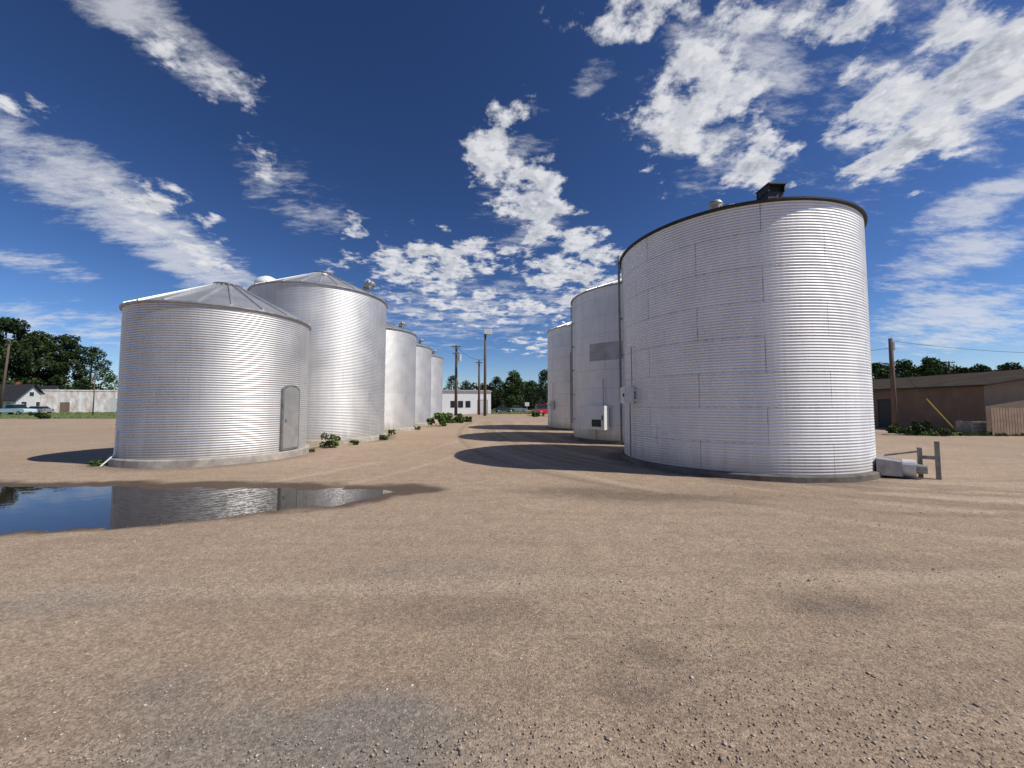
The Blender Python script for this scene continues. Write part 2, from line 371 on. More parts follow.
m, nt, b = newmat('puddle_water'); b.inputs['Base Color'].default_value = (.030, .024, .018, 1); b.inputs['Roughness'].default_value = .02
b.inputs['IOR'].default_value = 1.42
tc = N(nt, 'ShaderNodeTexCoord'); n = N(nt, 'ShaderNodeTexNoise', {'Vector': tc.outputs['Object'], 'Scale': 3.5, 'Detail': 3.0})
bp = N(nt, 'ShaderNodeBump', {'Height': n.outputs[0], 'Strength': .3, 'Distance': .004}); nt.links.new(bp.outputs[0], b.inputs['Normal'])
WPc = WP.mean(0); big_poly = [tuple(p) for p in WP]
wm_ = MB(); wm_.add([(x+(.35 if x > WPc[0] else -.3)*.9, y+(.35 if y > WPc[1] else -.35), -.026) for x, y in big_poly], [tuple(range(len(big_poly)))])
wo = wm_.build('puddle_water', m); wo['kind'] = 'structure'

def pebbles(n, y0, y1, s0, s1, spread=1.4, power=1.6, ex=5):
    y = y0+(y1-y0)*rng.random(n)**power; x = (rng.random(n)*2-1)*y*spread
    k = sdist(x, y, WT) > .1; x = x[k]; y = y[k]
    cl_ = np.array([noise.noise((a*1.3, c*1.3, 7)) for a, c in zip(x, y)]); k = rng.random(len(x)) < .6+.6*cl_; x = x[k]; y = y[k]; n = len(x)
    r = s0+(s1-s0)*rng.random(n)**ex
    base = np.array([(1,0,0),(-1,0,0),(0,1,0),(0,-1,0),(0,0,1),(0,0,-1)], float)
    V = base[None]*r[:, None, None]*(.6+.7*rng.random((n, 6, 1))); V[:, :, 2] *= .45
    V += rng.normal(0, 1, (n, 6, 3))*r[:, None, None]*.18
    an = rng.random(n)*6.28; c_, s_ = np.cos(an)[:, None], np.sin(an)[:, None]
    vx = V[:, :, 0]*c_-V[:, :, 1]*s_; vy = V[:, :, 0]*s_+V[:, :, 1]*c_
    V = np.stack([vx+x[:, None], vy+y[:, None], V[:, :, 2]+(r*.05)[:, None]], -1)
    f = np.array([(0,2,4),(2,1,4),(1,3,4),(3,0,4),(2,0,5),(1,2,5),(3,1,5),(0,3,5)])
    Fp = (np.arange(n)[:, None, None]*6+f[None]).reshape(-1, 3)
    gzp = np.array([.012*(1-math.hypot(a, c-6)/60)*(noise.noise((a*.9, c*.9, 0))+.5*noise.noise((a*3.1, c*3.1, 3))) for a, c in zip(x, y)])
    V[:, :, 2] += gzp[:, None]
    return V.reshape(-1, 3), Fp, np.repeat(rng.random(n), 6)
V1, F1, t1 = pebbles(80000, 1.2, 8, .002, .0095)
V2, F2, t2 = pebbles(6000, 1.6, 16, .004, .017, 1.3, 1.3, 3)
m, nt, b = newmat('pebble_stone'); a = N(nt, 'ShaderNodeAttribute', attribute_name='tint').outputs['Fac']
cr = N(nt, 'ShaderNodeValToRGB', {0: a}); e = cr.color_ramp.elements
e[0].position = 0; e[0].color = (.20, .175, .15, 1); e[1].position = 1; e[1].color = (.68, .60, .51, 1)
x_ = e.new(.35); x_.color = (.40, .305, .225, 1); x_ = e.new(.8); x_.color = (.52, .415, .32, 1)
nt.links.new(cr.outputs[0], b.inputs['Base Color']); b.inputs['Roughness'].default_value = .9
gv = npmesh('gravel', np.vstack([V1, V2]), np.vstack([F1, F2+len(V1)]), m, attrs={'tint': np.concatenate([t1, t2])})
tag(gv, 'loose tan and grey gravel strewn over the dirt yard', 'gravel', kind='stuff')

mb = MB(); mb.add([(-400, 98, .03), (300, 98, .03), (300, 105, .03), (-400, 105, .03)], [(0, 1, 2, 3)]); mb.build('road', M['asphalt'])['kind'] = 'structure'
M['lawn'] = mat('lawn_green', (.115, .185, .04), .95, 0, .8, .5, .03, 12, (1, 1, 1), (.15, .15, .06))
def lawn(name, quad, label, nb):
    q = [Vector((x, y, 0)) for x, y in quad]
    V = [(p.x, p.y, .02) for p in q]; Fs = [(0, 1, 2, 3)]
    s = rng.random((nb, 2))
    for a, c in s:
        p = (q[0]*(1-a)+q[1]*a)*(1-c)+(q[3]*(1-a)+q[2]*a)*c
        h = random.uniform(.08, .22); r = random.uniform(.1, .3); an = random.random()*3.14; dx, dy = math.cos(an)*r, math.sin(an)*r
        o = len(V); V += [(p.x-dx, p.y-dy, .01), (p.x+dx, p.y+dy, .01), (p.x+dx*.6, p.y+dy*.6+.05, h), (p.x-dx*.6, p.y-dy*.6+.05, h*.8)]; Fs.append((o, o+1, o+2, o+3))
    o = npmesh(name, V, Fs, M['lawn']); tag(o, label, 'grass', kind='stuff')
lawn('grass', [(-130, 46), (-34, 48), (-30, 96), (-190, 96)], 'strip of green grass beyond the yard on the left', 6000)
lawn('grass', [(-24, 72), (30, 70), (40, 96), (-28, 96)], 'green grass verge at the far end of the yard', 3000)
lawn('grass', [(22.5, 21.2), (36, 20.4), (38, 21.6), (24, 22.4)], 'thin weedy grass along the foot of the right building', 1200)

# ------------------------------------------------------------------ grain bins
def wall_mesh(R, z0, z1, seg, sub, amp, pitch=.068):
    nc = int(round((z1-z0)/pitch)); zs = np.linspace(z0, z1, nc*sub+1)
    th = PI/2+np.linspace(0, 2*PI, seg+1)
    r = R+amp*np.sin(2*PI*(zs-z0)/((z1-z0)/nc))
    T, Rr = np.meshgrid(th, r); Z = np.repeat(zs[:, None], seg+1, 1)
    V = np.stack([Rr*np.cos(T), Rr*np.sin(T), Z], -1).reshape(-1, 3)
    uv = np.stack([T*R, Z], -1).reshape(-1, 2)
    id_ = np.arange(V.shape[0]).reshape(len(zs), seg+1)
    Fw = np.stack([id_[:-1, :-1], id_[:-1, 1:], id_[1:, 1:], id_[1:, :-1]], -1).reshape(-1, 4)
    return V, Fw, uv
def frame(a, R):
    n = Vector((math.cos(a), math.sin(a), 0)); t = Vector((-n.y, n.x, 0))
    return Matrix(((t.x, n.x, 0, n.x*R), (t.y, n.y, 0, n.y*R), (0, 0, 1, 0), (0, 0, 0, 1)))
def pxang(b, px):
    dx, dy = (px-512)/F, 1.0; L = math.hypot(dx, dy); dx /= L; dy /= L
    cx, cy, R = b; bq = dx*cx+dy*cy; c = cx*cx+cy*cy-R*R
    t = bq-math.sqrt(max(bq*bq-c, 0)); return math.atan2(dy*t-cy, dx*t-cx)
def make_bin(x, y, R, eave, peak, label, group, wm, fm, seg=128, sub=6, ribs=24, dark_eave=False, FT=.22, amp=.008, rh=.05):
    root = empty('grain_bin', (x, y, 0), label, 'grain bin', group)
    fo = MB(); prof = [(R-.3, -.06), (R+.13, -.06), (R+.12, FT-.03), (R+.09, FT), (R-.3, FT)]
    fo.lathe(prof, 72); fo.build('foundation', fm, root)
    V, Fw, uv = wall_mesh(R, FT, eave, seg, sub, amp); npmesh('wall', V, Fw, wm, root, True, uv)
    er = MB(); er.lathe([(R+.0, eave-.05), (R+.05, eave-.05), (R+.075, eave-.03), (R+.075, eave+.012), (R+.0, eave+.02)], 96)
    er.build('eave_ring', M['dark'] if dark_eave else M['steel'], root, False)
    rf = MB(); r0, z0, r1, z1 = R+.06, eave+.015, .36, peak
    rf.lathe([(r0-.02, z0-.02), (r0, z0-.01), (r0, z0), (r1, z1), (r1-.02, z1-.05)], ribs*2)
    for i in range(ribs):
        a = 2*PI*i/ribs+.06; ca, sa = math.cos(a), math.sin(a); w0, w1 = .04, .025
        h0, h1 = (.004 if dark_eave else rh*.7), rh
        def P3(r, z, off): return (r*ca-off*sa, r*sa+off*ca, z)
        rf.add([P3(r0-.01, z0-.004, -w0), P3(r0-.01, z0-.004, w0), P3(r0-.01, z0+h0, w0*.5), P3(r0-.01, z0+h0, -w0*.5),
                P3(r1, z1-.01, -w1), P3(r1, z1-.01, w1), P3(r1, z1+h1, w1*.5), P3(r1, z1+h1, -w1*.5)],
               [(0,1,2,3), (4,7,6,5), (0,4,5,1), (1,5,6,2), (2,6,7,3), (3,7,4,0)])
    ro = rf.build('roof', M['roof'], root)
    cp = MB(); cp.lathe([(r1+.01, z1-.05), (r1+.01, z1+.06), (r1+.06, z1+.06), (r1+.06, z1+.09), (.12, z1+.16), (.001, z1+.17)], 24)
    cp.build('roof_cap', M['steel'], ro)
    return root, ro, (x, y, R, eave, peak)
def slope_z(info, r): x, y, R, e, p = info; return e+(R+.06-r)/(R+.06-.36)*(p-e)
def vent(ro, info, a, r, kind='goose', s=1.0, mt=None):
    mb = MB(); z = slope_z(info, r); Fm = frame(a, r); mb.M = Fm @ Matrix.Translation((0, 0, z-.1))
    if kind == 'goose':
        mb.tube((0, 0, 0), (0, 0, .36*s), .15*s, .15*s, 14)
        pts = [(0, .0, .36*s), (0, .04*s, .46*s), (0, .14*s, .52*s), (0, .3*s, .50*s), (0, .40*s, .40*s)]
        rr = [.15, .17, .185, .20, .215]
        for i in range(4): mb.tube(pts[i], pts[i+1], rr[i]*s, rr[i+1]*s, 14)
        o = mb.build('roof_vent', M[mt or 'steel'], ro, True)
    elif kind == 'mushroom':
        mb.lathe([(.14*s, 0), (.14*s, .3*s), (.26*s, .3*s), (.27*s, .36*s), (.2*s, .47*s), (.08*s, .53*s), (.001, .54*s)], 18)
        o = mb.build('roof_vent', M[mt or 'paintwhite'], ro, True)
    else:
        mb.M = mb.M @ Matrix.Diagonal((s, s, s, 1))
        mb.box(-.24, .24, -.24, .20, 0, .34); mb.box(-.29, .29, -.30, .30, .53, .57)
        mb.box(-.27, .27, -.27, -.20, .32, .54)
        mb.box(-.27, -.23, -.27, .25, .32, .54); mb.box(.23, .27, -.27, .25, .32, .54)
        o = mb.build('exhaust_hood', M['dark'], ro)
        l = MB(mb.M); l.box(-.22, .22, .10, .16, .345, .525); l.build('hood_opening', M['darkhole'], ro)  # near-black slab stands in for the shade inside the hood mouth
    return o
def ladder(root, info, a, z0, z1, mt='steel', w=.2):
    R = info[2]; mb = MB(frame(a, R))
    for s in (-w, w):
        mb.box(s-.012, s+.012, .10, .13, z0, z1)
        z = z0+.2
        while z < z1: mb.box(s-.01, s+.01, .0, .10, z, z+.03); z += 1.2
    z = z0+.1
    while z < z1: mb.tube((-w, .115, z), (w, .115, z), .010, n=5); z += .3
    return mb.build('ladder', M[mt], root)
def ebox(root, info, a, z, w, h, dp, mt='cabinet', label=None, dm='cabinet', panel=False):
    R = info[2]; fm = frame(a, R); mb = MB(fm)
    mb.box(-w/2, w/2, .05, .05+dp, z, z+h); mb.box(-w/2-.05, w/2+.05, -.01, .052, z+.06, z+.12); mb.box(-w/2-.05, w/2+.05, -.01, .052, z+h-.12, z+h-.06)
    o = mb.build('electrical_box', M[mt], root)
    if label: o['label'] = label
    MB(fm).box(-w/2+.03, w/2-.03, .05+dp+.002, .07+dp, z+.04, z+h-.04).build('cabinet_door', M[dm], o)
    MB(fm).box(w/2-.10, w/2-.06, .072+dp, .10+dp, z+h*.4, z+h*.6).build('handle', M['dark'], o)
    if panel: MB(fm).box(w*.02, w*.38, .072+dp, .09+dp, z+h*.12, z+h*.42).build('dark_panel', M['dark'], o)
    MB(fm).tube((0, .1, z), (0, .1, .02), .02).build('conduit', M['steel2'], root)
    MB(fm).tube((w*.3, .08, z+h), (w*.3, .08, z+h+1.2), .014).build('conduit', M['steel2'], root)
    return o
GL = 'grain bins standing in the left row'; GR = 'grain bins standing in the right row'
L1, L1r, i1 = make_bin(-9.78, 12.89, 2.50, 4.58, 5.72, 'short corrugated steel grain bin with arched door, nearest in the left row beside the puddle', GL, M['galv_new'], M['concrete'], 144, 6, 20, rh=.075)
L2, L2r, i2 = make_bin(-9.6, 19.0, 3.07, 6.95, 8.3, 'tall bright steel grain bin right behind the short one with the door', GL, M['galv_new'], M['concrete'], 112, 4, 26)
L3, L3r, i3 = make_bin(-9.8, 26.0, 3.1, 6.55, 7.7, 'third grain bin of the left row, between the tall bright one and the last two', GL, M['galv_new'], M['concrete'], 80, 4, 24)
vent(L2r, i2, math.radians(182), 2.75, 'mushroom', 2.15); vent(L2r, i2, math.radians(-17), 2.6, 'goose', .9); vent(L2r, i2, math.radians(-60), 1.2, 'mushroom', .45)
vent(L3r, i3, math.radians(-20), 2.5, 'goose', .75)
L4 = copy_thing(L3, (-10.1, 32.5, 0), 'fourth grain bin of the left row, second from its far end')
L5 = copy_thing(L3, (-10.3, 39.0, 0), 'last grain bin at the far end of the left row, by the green bushes')
B1 = (-9.78, 12.89, 2.5)
a = pxang(B1, 290.5)
def arch(w, h, z, n=8):
    return [(-w/2, z), (w/2, z)]+[(w/2*math.cos(t), z+h-w*.24+w*.24*math.sin(t)) for t in np.linspace(0, PI, n)]
fa = frame(a, 2.5)
do = MB(fa).prism(arch(.78, 2.1, .26, 10), -.06, .05).build('door', M['steel2'], L1); do['label'] = 'plain grey arched access door'
MB(fa).prism(arch(.68, 1.98, .31, 10), .052, .062).build('door_panel', mat('door_steel', (.50, .49, .475), .52, .6, 2.5, .2), do)
MB(fa).box(-.28, -.23, .062, .09, 1.15, 1.25).build('handle', M['steel2'], do)
st = MB(frame(pxang(B1, 120), 2.5)); st.tube((0, .02, .98), (0, .05, .3), .02); st.tube((0, .05, .3), (.0, .30, .02), .02); st.build('drain_pipe', M['paintwhite'], L1)
BR1 = (6.74, 11.7, 3.17); BR2 = (6.3, 19.2, 3.17); BR3 = (5.8, 27.8, 3.17)
R1, R1r, j1 = make_bin(*BR1, 6.47, 7.75, 'largest looking grain bin at right, weathered panels and dark rim, nearest of the right row', GR, M['galv_old'], M['concrete_dark'], 160, 6, 28, True, FT=.14, amp=.0066)
vent(R1r, j1, math.radians(-88), 2.0, 'box', .85)
vent(R1r, j1, math.radians(228), 1.15, 'mushroom', .75, 'steel')
ladder(R1, j1, pxang(BR1, 625)+math.radians(-4), 1.9, 6.4, 'steel2', .09)
MB(frame(pxang(BR1, 625)+math.radians(-7), 3.17)).tube((0, .09, .4), (0, .09, 6.7), .035).build('riser_pipe', M['steel2'], R1)
ebox(R1, j1, pxang(BR1, 633), 1.75, .36, .48, .26, 'cabinet', 'small grey electrical box at head height')
R2, R2r, j2 = make_bin(*BR2, 7.05, 8.2, 'middle grain bin of the right row with a darker panel and pale cabinet', GR, M['galv_band'], M['concrete_dark'], 112, 4, 28, FT=.14, amp=.007)
ebox(R2, j2, pxang(BR2, 597), .62, 1.35, 1.05, .34, 'paintwhite', 'pale electrical cabinet with a dark panel low on the wall', 'paintwhite', True)
ladder(R2, j2, pxang(BR2, 575)+math.radians(-2), .8, 7.0, 'steel2', .13)
R3, R3r, j3 = make_bin(*BR3, 7.05, 8.2, 'farthest grain bin of the right row, half hidden by the middle one', GR, M['galv_old'], M['concrete_dark'], 80, 4, 24, FT=.14, amp=.007)
vent(R3r, j3, math.radians(200), 2.3, 'mushroom', .7)
ebox(R3, j3, pxang(BR3, 553), 1.4, .5, .6, .25, 'cabinet', None)
MB(frame(pxang(BR3, 571), 3.17)).tube((0, .06, .2), (0, .06, 5.2), .03).build('conduit', M['steel2'], R3)

fx = empty('aeration_fan', (6.74, 11.7, 0), 'low grey steel air duct with upright posts at right foot of the largest bin', 'bin fan', None, math.atan2(-3.0, 2.75)-PI/2)
mb = MB(); mb.add([(-.40, 3.20, .05), (.40, 3.20, .05), (.40, 3.20, .44), (-.40, 3.20, .44), (-.26, 3.62, .05), (.26, 3.62, .05), (.26, 3.62, .38), (-.26, 3.62, .38)],
    [(0,1,2,3), (4,7,6,5), (0,4,5,1), (1,5,6,2), (2,6,7,3), (3,7,4,0)]); mb.build('duct', M['steel'], fx)
MB().tube((0, 3.622, .23), (0, 3.84, .23), .20, .20, 20).build('fan_housing', M['cabinet'], fx, False)
MB().tube((0, 3.842, .23), (0, 4.02, .23), .11, .095, 14).build('motor', M['steel2'], fx)
for y_, h in ((3.86, .70), (4.14, .86)):
    MB().box(-.38, -.28, y_, y_+.085, -.02, h).build('post', M['steel2'], fx)
MB().box(-.36, -.30, 3.946, 4.139, .44, .52).build('guard_rail', M['steel2'], fx)
MB().tube((-.33, 3.86, .60), (-.33, 3.30, .46), .022).build('brace', M['steel2'], fx)

# ------------------------------------------------------------------ vegetation
def leaves(centers, radii, n, size, squash=.8):
    centers = np.array(centers); radii = np.array(radii); w = radii**2; w = w/w.sum()
    k = rng.choice(len(centers), n, p=w)
    dirs = rng.normal(0, 1, (n, 3)); dirs /= np.linalg.norm(dirs, axis=1)[:, None]
    rad = radii[k]*(.35+.7*rng.random(n)**.6)
    p = centers[k]+dirs*rad[:, None]*np.array([1, 1, squash])
    u = rng.normal(0, 1, (n, 3)); u /= np.linalg.norm(u, axis=1)[:, None]
    v = np.cross(u, rng.normal(0, 1, (n, 3))); v /= np.linalg.norm(v, axis=1)[:, None]
    s = size*(.5+rng.random(n))[:, None]
    Q = np.stack([p-u*s, p-v*s*.6, p+u*s, p+v*s*.6], 1)
    ct = rng.random(len(centers)); tint = np.clip(.2+.45*ct[k]+.35*dirs[:, 2]+.2*dirs[:, 0]+.25*(rng.random(n)-.5), 0, 1)  # clump tops and one side tinted lighter, light painted into the leaf colour
    return Q.reshape(-1, 3), np.arange(n*4).reshape(-1, 4), np.repeat(tint, 4)
def tree(x, y, h, w, label, m='leaf', n=5000, low=.2, group=None, nc=40):
    root = empty('tree', (x, y, 0), label, 'tree', group, random.random()*6)
    cs = []; rs = []
    for i in range(nc):
        t = (i+random.random())/nc; z = h*(low+(1-low)*t*.92)
        env = math.sin(PI*min(1, (t*.80+.17)))**.55*w/2
        a = i*2.4+random.random(); rad = w*random.uniform(.09, .19); r = max(0, env-rad*.7)*random.uniform(.40, 1.05)
        cs.append((r*math.cos(a), r*math.sin(a), z)); rs.append(rad)
    V, Fl, t = leaves(cs, rs, n, w*.025)
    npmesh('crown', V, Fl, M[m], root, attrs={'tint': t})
    tr = MB(); r0 = h*.02+.06
    tr.tube((0, 0, -.1), (.02*h, 0, h*low*1.2), r0, r0*.75, 9); tr.tube((.02*h, 0, h*low*1.2), (0, .02*h, h*.8), r0*.75, r0*.2, 8)
    for i in range(9):
        c_ = cs[i*3]; z = min(c_[2]*.75, h*.6); tr.tube((.01*h, .01*h, max(z, h*low*.9)), c_, r0*.35, r0*.08, 6)
    tr.build('trunk', M['bark'], root, True)
    return root
def T(px, Y, top, wpx, label, **k):
    x, _ = at(px, Y); h = H+(405-top)/F*Y; tree(x, Y, h, wpx/F*Y, label, **k)
TG = 'trees beyond the yard'
T(4, 104, 315, 54, 'tall dark tree at the left edge behind the house', n=10000, group=TG, low=.12)
T(36, 110, 328, 46, 'broad dark tree behind the roof of the house', n=10000, group=TG, low=.12)
T(64, 114, 330, 42, 'dark tree behind the middle of the white warehouse', n=9000, group=TG, low=.12)
T(90, 118, 343, 32, 'rounded dark tree over the right half of the white warehouse', n=6500, group=TG, low=.1)
T(111, 120, 373, 22, 'small tree just left of the nearest short bin', n=3000, group=TG, m='leaf2', low=.05)
T(-30, 104, 325, 60, 'big dark tree cut off by the left edge', n=6000, group=TG)
T(452, 106, 374, 20, 'small round tree behind the left end of the far white building', n=4000, group=TG, m='leaf2', low=.1)
T(466, 125, 380, 22, 'low tree between the two groups of far poles', n=3000, group=TG, low=.05)
T(497, 118, 376, 24, 'bushy tree right beside the tall light pole', n=5000, group=TG, low=.05)
T(514, 112, 371, 32, 'tallest round green tree at the end of the yard', n=7000, group=TG, m='leaf2', low=.05)
T(531, 130, 381, 28, 'low dark tree behind the parked cars', n=4000, group=TG, low=.03)
T(545, 100, 369, 26, 'green tree rising beside the farthest right bin', n=6000, group=TG, low=.05)
T(480, 150, 388, 60, 'wide low tree on the horizon behind the far white building', n=5000, group=TG, low=.02)
T(525, 160, 390, 70, 'wide low trees on the horizon at the end of the lane', n=5000, group=TG, low=.02)
RT = dict(group=TG, low=.12)
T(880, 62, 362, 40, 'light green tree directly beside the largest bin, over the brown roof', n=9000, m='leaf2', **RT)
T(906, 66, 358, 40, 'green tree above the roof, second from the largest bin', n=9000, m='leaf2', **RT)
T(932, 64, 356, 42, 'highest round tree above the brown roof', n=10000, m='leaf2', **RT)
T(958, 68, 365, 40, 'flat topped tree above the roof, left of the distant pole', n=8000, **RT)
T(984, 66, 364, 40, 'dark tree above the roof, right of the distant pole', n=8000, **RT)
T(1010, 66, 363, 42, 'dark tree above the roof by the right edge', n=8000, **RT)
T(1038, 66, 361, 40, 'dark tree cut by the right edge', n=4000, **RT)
def shrub(px, py, w, h, label, n=500, m='weed', name='shrub', cat='shrub', size=.07, group='weeds and shrubs in the yard'):
    x, y = gnd(px, py); root = empty(name, (x, y, 0), label, cat, group)
    cs = [(random.uniform(-.35, .35)*w, random.uniform(-.25, .25)*w, random.uniform(.15, .75)*h) for _ in range(12)]
    V, Fl, t = leaves(cs, [random.uniform(.10, .20)*min(w, h*1.5) for _ in cs], n, size, .9)
    V[:, 2] = np.maximum(V[:, 2], .005)
    npmesh('foliage', V, Fl, M[m], root, attrs={'tint': t})
    s = MB()
    for c_ in cs[:7]: s.tube((c_[0]*.2, c_[1]*.2, -.02), c_, .014, .006, 5)
    s.build('stem', M['bark'], root)
shrub(328, 448, .85, .6, 'leafy weed at the foot of the tall bright bin', 500, size=.05)
shrub(354, 445, .4, .22, 'smaller weed right of the leafy one by the tall bright bin', 160, size=.045)
shrub(384, 440, .6, .3, 'weed clump between the second and third left bins', 260, size=.05)
shrub(392, 435, .5, .35, 'green weed beside the third left bin', 250, size=.05)
shrub(417, 430, .6, .3, 'low weed beside the fourth left bin', 200, size=.06)
shrub(440, 426, 2.0, 1.15, 'thick green bush beside the last left bin', 1300, size=.09)
shrub(454, 423, 2.2, 1.0, 'green bush in the middle of the far clump', 1300, size=.09)
shrub(466, 422, 1.6, .6, 'rightmost green bush of the far clump', 900, size=.08)
shrub(95, 466, .45, .18, 'low weed at the left foot of the short bin', 160, size=.04)
shrub(312, 452, .3, .12, 'tiny weed by the door side of the short bin', 80, size=.035)
shrub(903, 435, 1.5, .8, 'green shrub at the foot of the right utility pole', 1100, 'leaf2', size=.06)
shrub(922, 434, 1.5, .85, 'dense dark shrub against the brown wall', 1100, 'leaf', size=.06)
shrub(945, 436, 1.0, .55, 'small shrub beside the guy wire', 500, 'leaf2', size=.05)
shrub(42, 419, 2.2, .9, 'round low bush on the grass before the white warehouse', 900, 'leaf', size=.12)
shrub(537, 417, 1.8, .8, 'low bush at the far foot of the right row', 500, 'leaf2', size=.09)

# ------------------------------------------------------------------ buildings
def opening(root, M4, x, z, w, h, name='window', m='paintwhite', pane='glass', sub='pane'):
    f = MB(M4)
    f.box(x-w/2-.06, x+w/2+.06, -.05, -.003, z-.06, z); f.box(x-w/2-.06, x+w/2+.06, -.05, -.003, z+h, z+h+.06)
    f.box(x-w/2-.06, x-w/2, -.05, -.003, z, z+h); f.box(x+w/2, x+w/2+.06, -.05, -.003, z, z+h)
    o = f.build(name, M[m], root); MB(M4).box(x-w/2, x+w/2, -.03, -.003, z, z+h).build(sub, M[pane], o)
def gable(name, label, cat, loc, rz, L, Wd, eave, ridge, wm, rm, over=.3, ridge_x=True):
    root = empty(name, (*loc, 0), label, cat, None, rz)
    b = MB()
    if ridge_x:
        b.add([(0,0,0),(L,0,0),(L,Wd,0),(0,Wd,0),(0,0,eave),(L,0,eave),(L,Wd,eave),(0,Wd,eave),(0,Wd/2,ridge),(L,Wd/2,ridge)],
          [(0,1,5,4),(2,3,7,6),(1,2,6,9,5),(3,0,4,8,7),(4,5,9,8),(6,7,8,9)])
    else:
        b.add([(0,0,0),(L,0,0),(L,Wd,0),(0,Wd,0),(0,0,eave),(L,0,eave),(L,Wd,eave),(0,Wd,eave),(L/2,0,ridge),(L/2,Wd,ridge)],
          [(0,1,5,8,4),(2,3,7,9,6),(1,2,6,5),(3,0,4,7),(4,8,9,7),(8,5,6,9)])
    b.build('wall', M[wm], root)
    r = MB(); t = .12; g_ = .01
    if ridge_x:
        s = (ridge-eave)/(Wd/2); e = eave-over*s
        poly = [(-over, e+g_), (Wd/2, ridge+g_), (Wd+over, e+g_), (Wd+over, e+t), (Wd/2, ridge+t), (-over, e+t)]
        vs = [(-over, y, z) for y, z in poly]+[(L+over, y, z) for y, z in poly]
    else:
        s = (ridge-eave)/(L/2); e = eave-over*s
        poly = [(-over, e+g_), (L/2, ridge+g_), (L+over, e+g_), (L+over, e+t), (L/2, ridge+t), (-over, e+t)]
        vs = [(x, -over, z) for x, z in poly]+[(x, Wd+over, z) for x, z in poly]
    r.add(vs, [(0,1,4,5), (1,2,3,4), (6,11,10,7), (7,10,9,8)]+[(i, (i+1) % 6, 6+(i+1) % 6, 6+i) for i in range(6)])
    r.build('roof', M[rm], root)
    return root
x0, _ = at(984, 22.6); bb = gable('brown_building', 'long plain brown building with low dark roof and tan front behind the right utility pole', 'building', (x0, 22.6), 0, 16, 30, 2.85, 4.1, 'brownwall', 'brownroof', .4, False)
fw = MB().prism([(.0, .0), (16, 0), (16, 2.83), (8, 4.05), (0, 2.83)], -.03, -.004).build('front_wall', M['tanwall'], bb); fw['label'] = 'lighter tan front wall'
lap = MB()
for i in range(15): lap.box(-.018, -.001, 0, 30, .12+i*.18, .135+i*.18)
lap.build('siding_lap', M['brownwall'], bb)
opening(bb, Matrix(((0, 1, 0, 0), (1, 0, 0, 0), (0, 0, 1, 0), (0, 0, 0, 1))) @ Matrix.Translation((0, -.019, 0)), 6.0, .02, 1.0, 2.05, 'door', 'brownroof', 'dark', 'door_leaf')
fr = MB()
x0, _ = at(990, 21.0)
for i in range(34): fr.box(i*.16, i*.16+.13, 0, .025, .03, 1.55+random.uniform(-.02, .02))
fr.box(0, 5.4, .026, .07, .3, .4); fr.box(0, 5.4, .026, .07, 1.2, 1.3)
fo = fr.build('board_fence', mat('fence_board', (.40, .28, .19), .85, 0, 2, .3), None); fo.location = (x0, 21.0, 0); tag(fo, 'tan upright slatted fence in front of the brown building at the right edge', 'fence')
x0, _ = at(969, 21.8); ac = empty('air_conditioner', (x0, 21.8, 0), 'boxy grey air conditioner unit left of the slatted fence', 'air conditioner')
MB().box(-.42, .42, -.4, .4, .06, .78).build('casing', M['steel2'], ac); MB().tube((0, 0, .781), (0, 0, .83), .3, .3, 20).build('fan_grille', M['dark'], ac)
mb = MB(); [mb.box(-.38, .38, -.415, -.402, .12+k*.08, .15+k*.08) for k in range(8)]; mb.build('side_grille', M['dark'], ac); MB().box(-.55, .55, -.5, .5, 0, .055).build('pad', M['concrete'], ac)
x0, _ = at(40, 84)
ww = gable('warehouse', 'long low bright white warehouse with patchy rusty walls on the far left', 'building', (x0, 84), math.radians(26), 28, 5, 4.9, 5.1, 'oldwhite', 'oldwhite', .1)
opening(ww, None, 4.0, .02, 1.6, 2.3, 'door', 'oldwhite', 'brownwall', 'door_leaf'); opening(ww, None, 12.8, .02, 2.6, 3.2, 'door', 'oldwhite', 'housewhite', 'door_leaf')
x0, _ = at(-12, 80)
ho = gable('house', 'white gabled house with steep dark roof at the far left', 'house', (x0, 80), 0, 6.0, 5.0, 3.3, 6.1, 'housewhite', 'darkroof', .7, True)
gm = Matrix(((0, -1, 0, 6.0), (1, 0, 0, 0), (0, 0, 1, 0), (0, 0, 0, 1)))
opening(ho, gm, 2.5, 3.6, .8, .9); opening(ho, gm, 1.3, 1.1, .9, 1.3); opening(ho, gm, 3.8, 1.1, .9, 1.3); opening(ho, None, 4.5, .05, 1, 2.1, 'door', 'paintwhite', 'brownwall', 'door_leaf')
MB().box(2.2, 2.8, 2.3, 2.9, 5.3, 6.7).build('chimney', M['rustred'], ho)
x0, _ = at(8, 90)
h2 = gable('house', 'wide dark roofed house between the gabled house and the warehouse', 'house', (x0, 90), 0, 8.5, 5, 3.4, 6.3, 'housewhite', 'darkroof', .6, True)
opening(h2, None, 2.5, 1.1, 1.2, 1.2); opening(h2, None, 6, 1.1, 1.2, 1.2)
x0, _ = at(439, 70)
wc = gable('flat_building', 'low white block building at the end of the yard behind the poles', 'building', (x0, 70), math.radians(16), 9.8, 4, 4.2, 4.5, 'paintwhite', 'greyroof', .2)
for k in range(3): opening(wc, None, 2.6+k*1.4, 1.3, .8, 1.1, 'window', 'dark')
opening(wc, None, 8.2, .02, 1.8, 2.6, 'garage_door', 'dark', 'cabinet', 'door_leaf')
gable('flat_building', 'pale shed past the farthest right bin', 'building', (at(540, 120)[0], 120), 0, 10, 7, 3.0, 4.0, 'paintwhite', 'brownroof', .2)

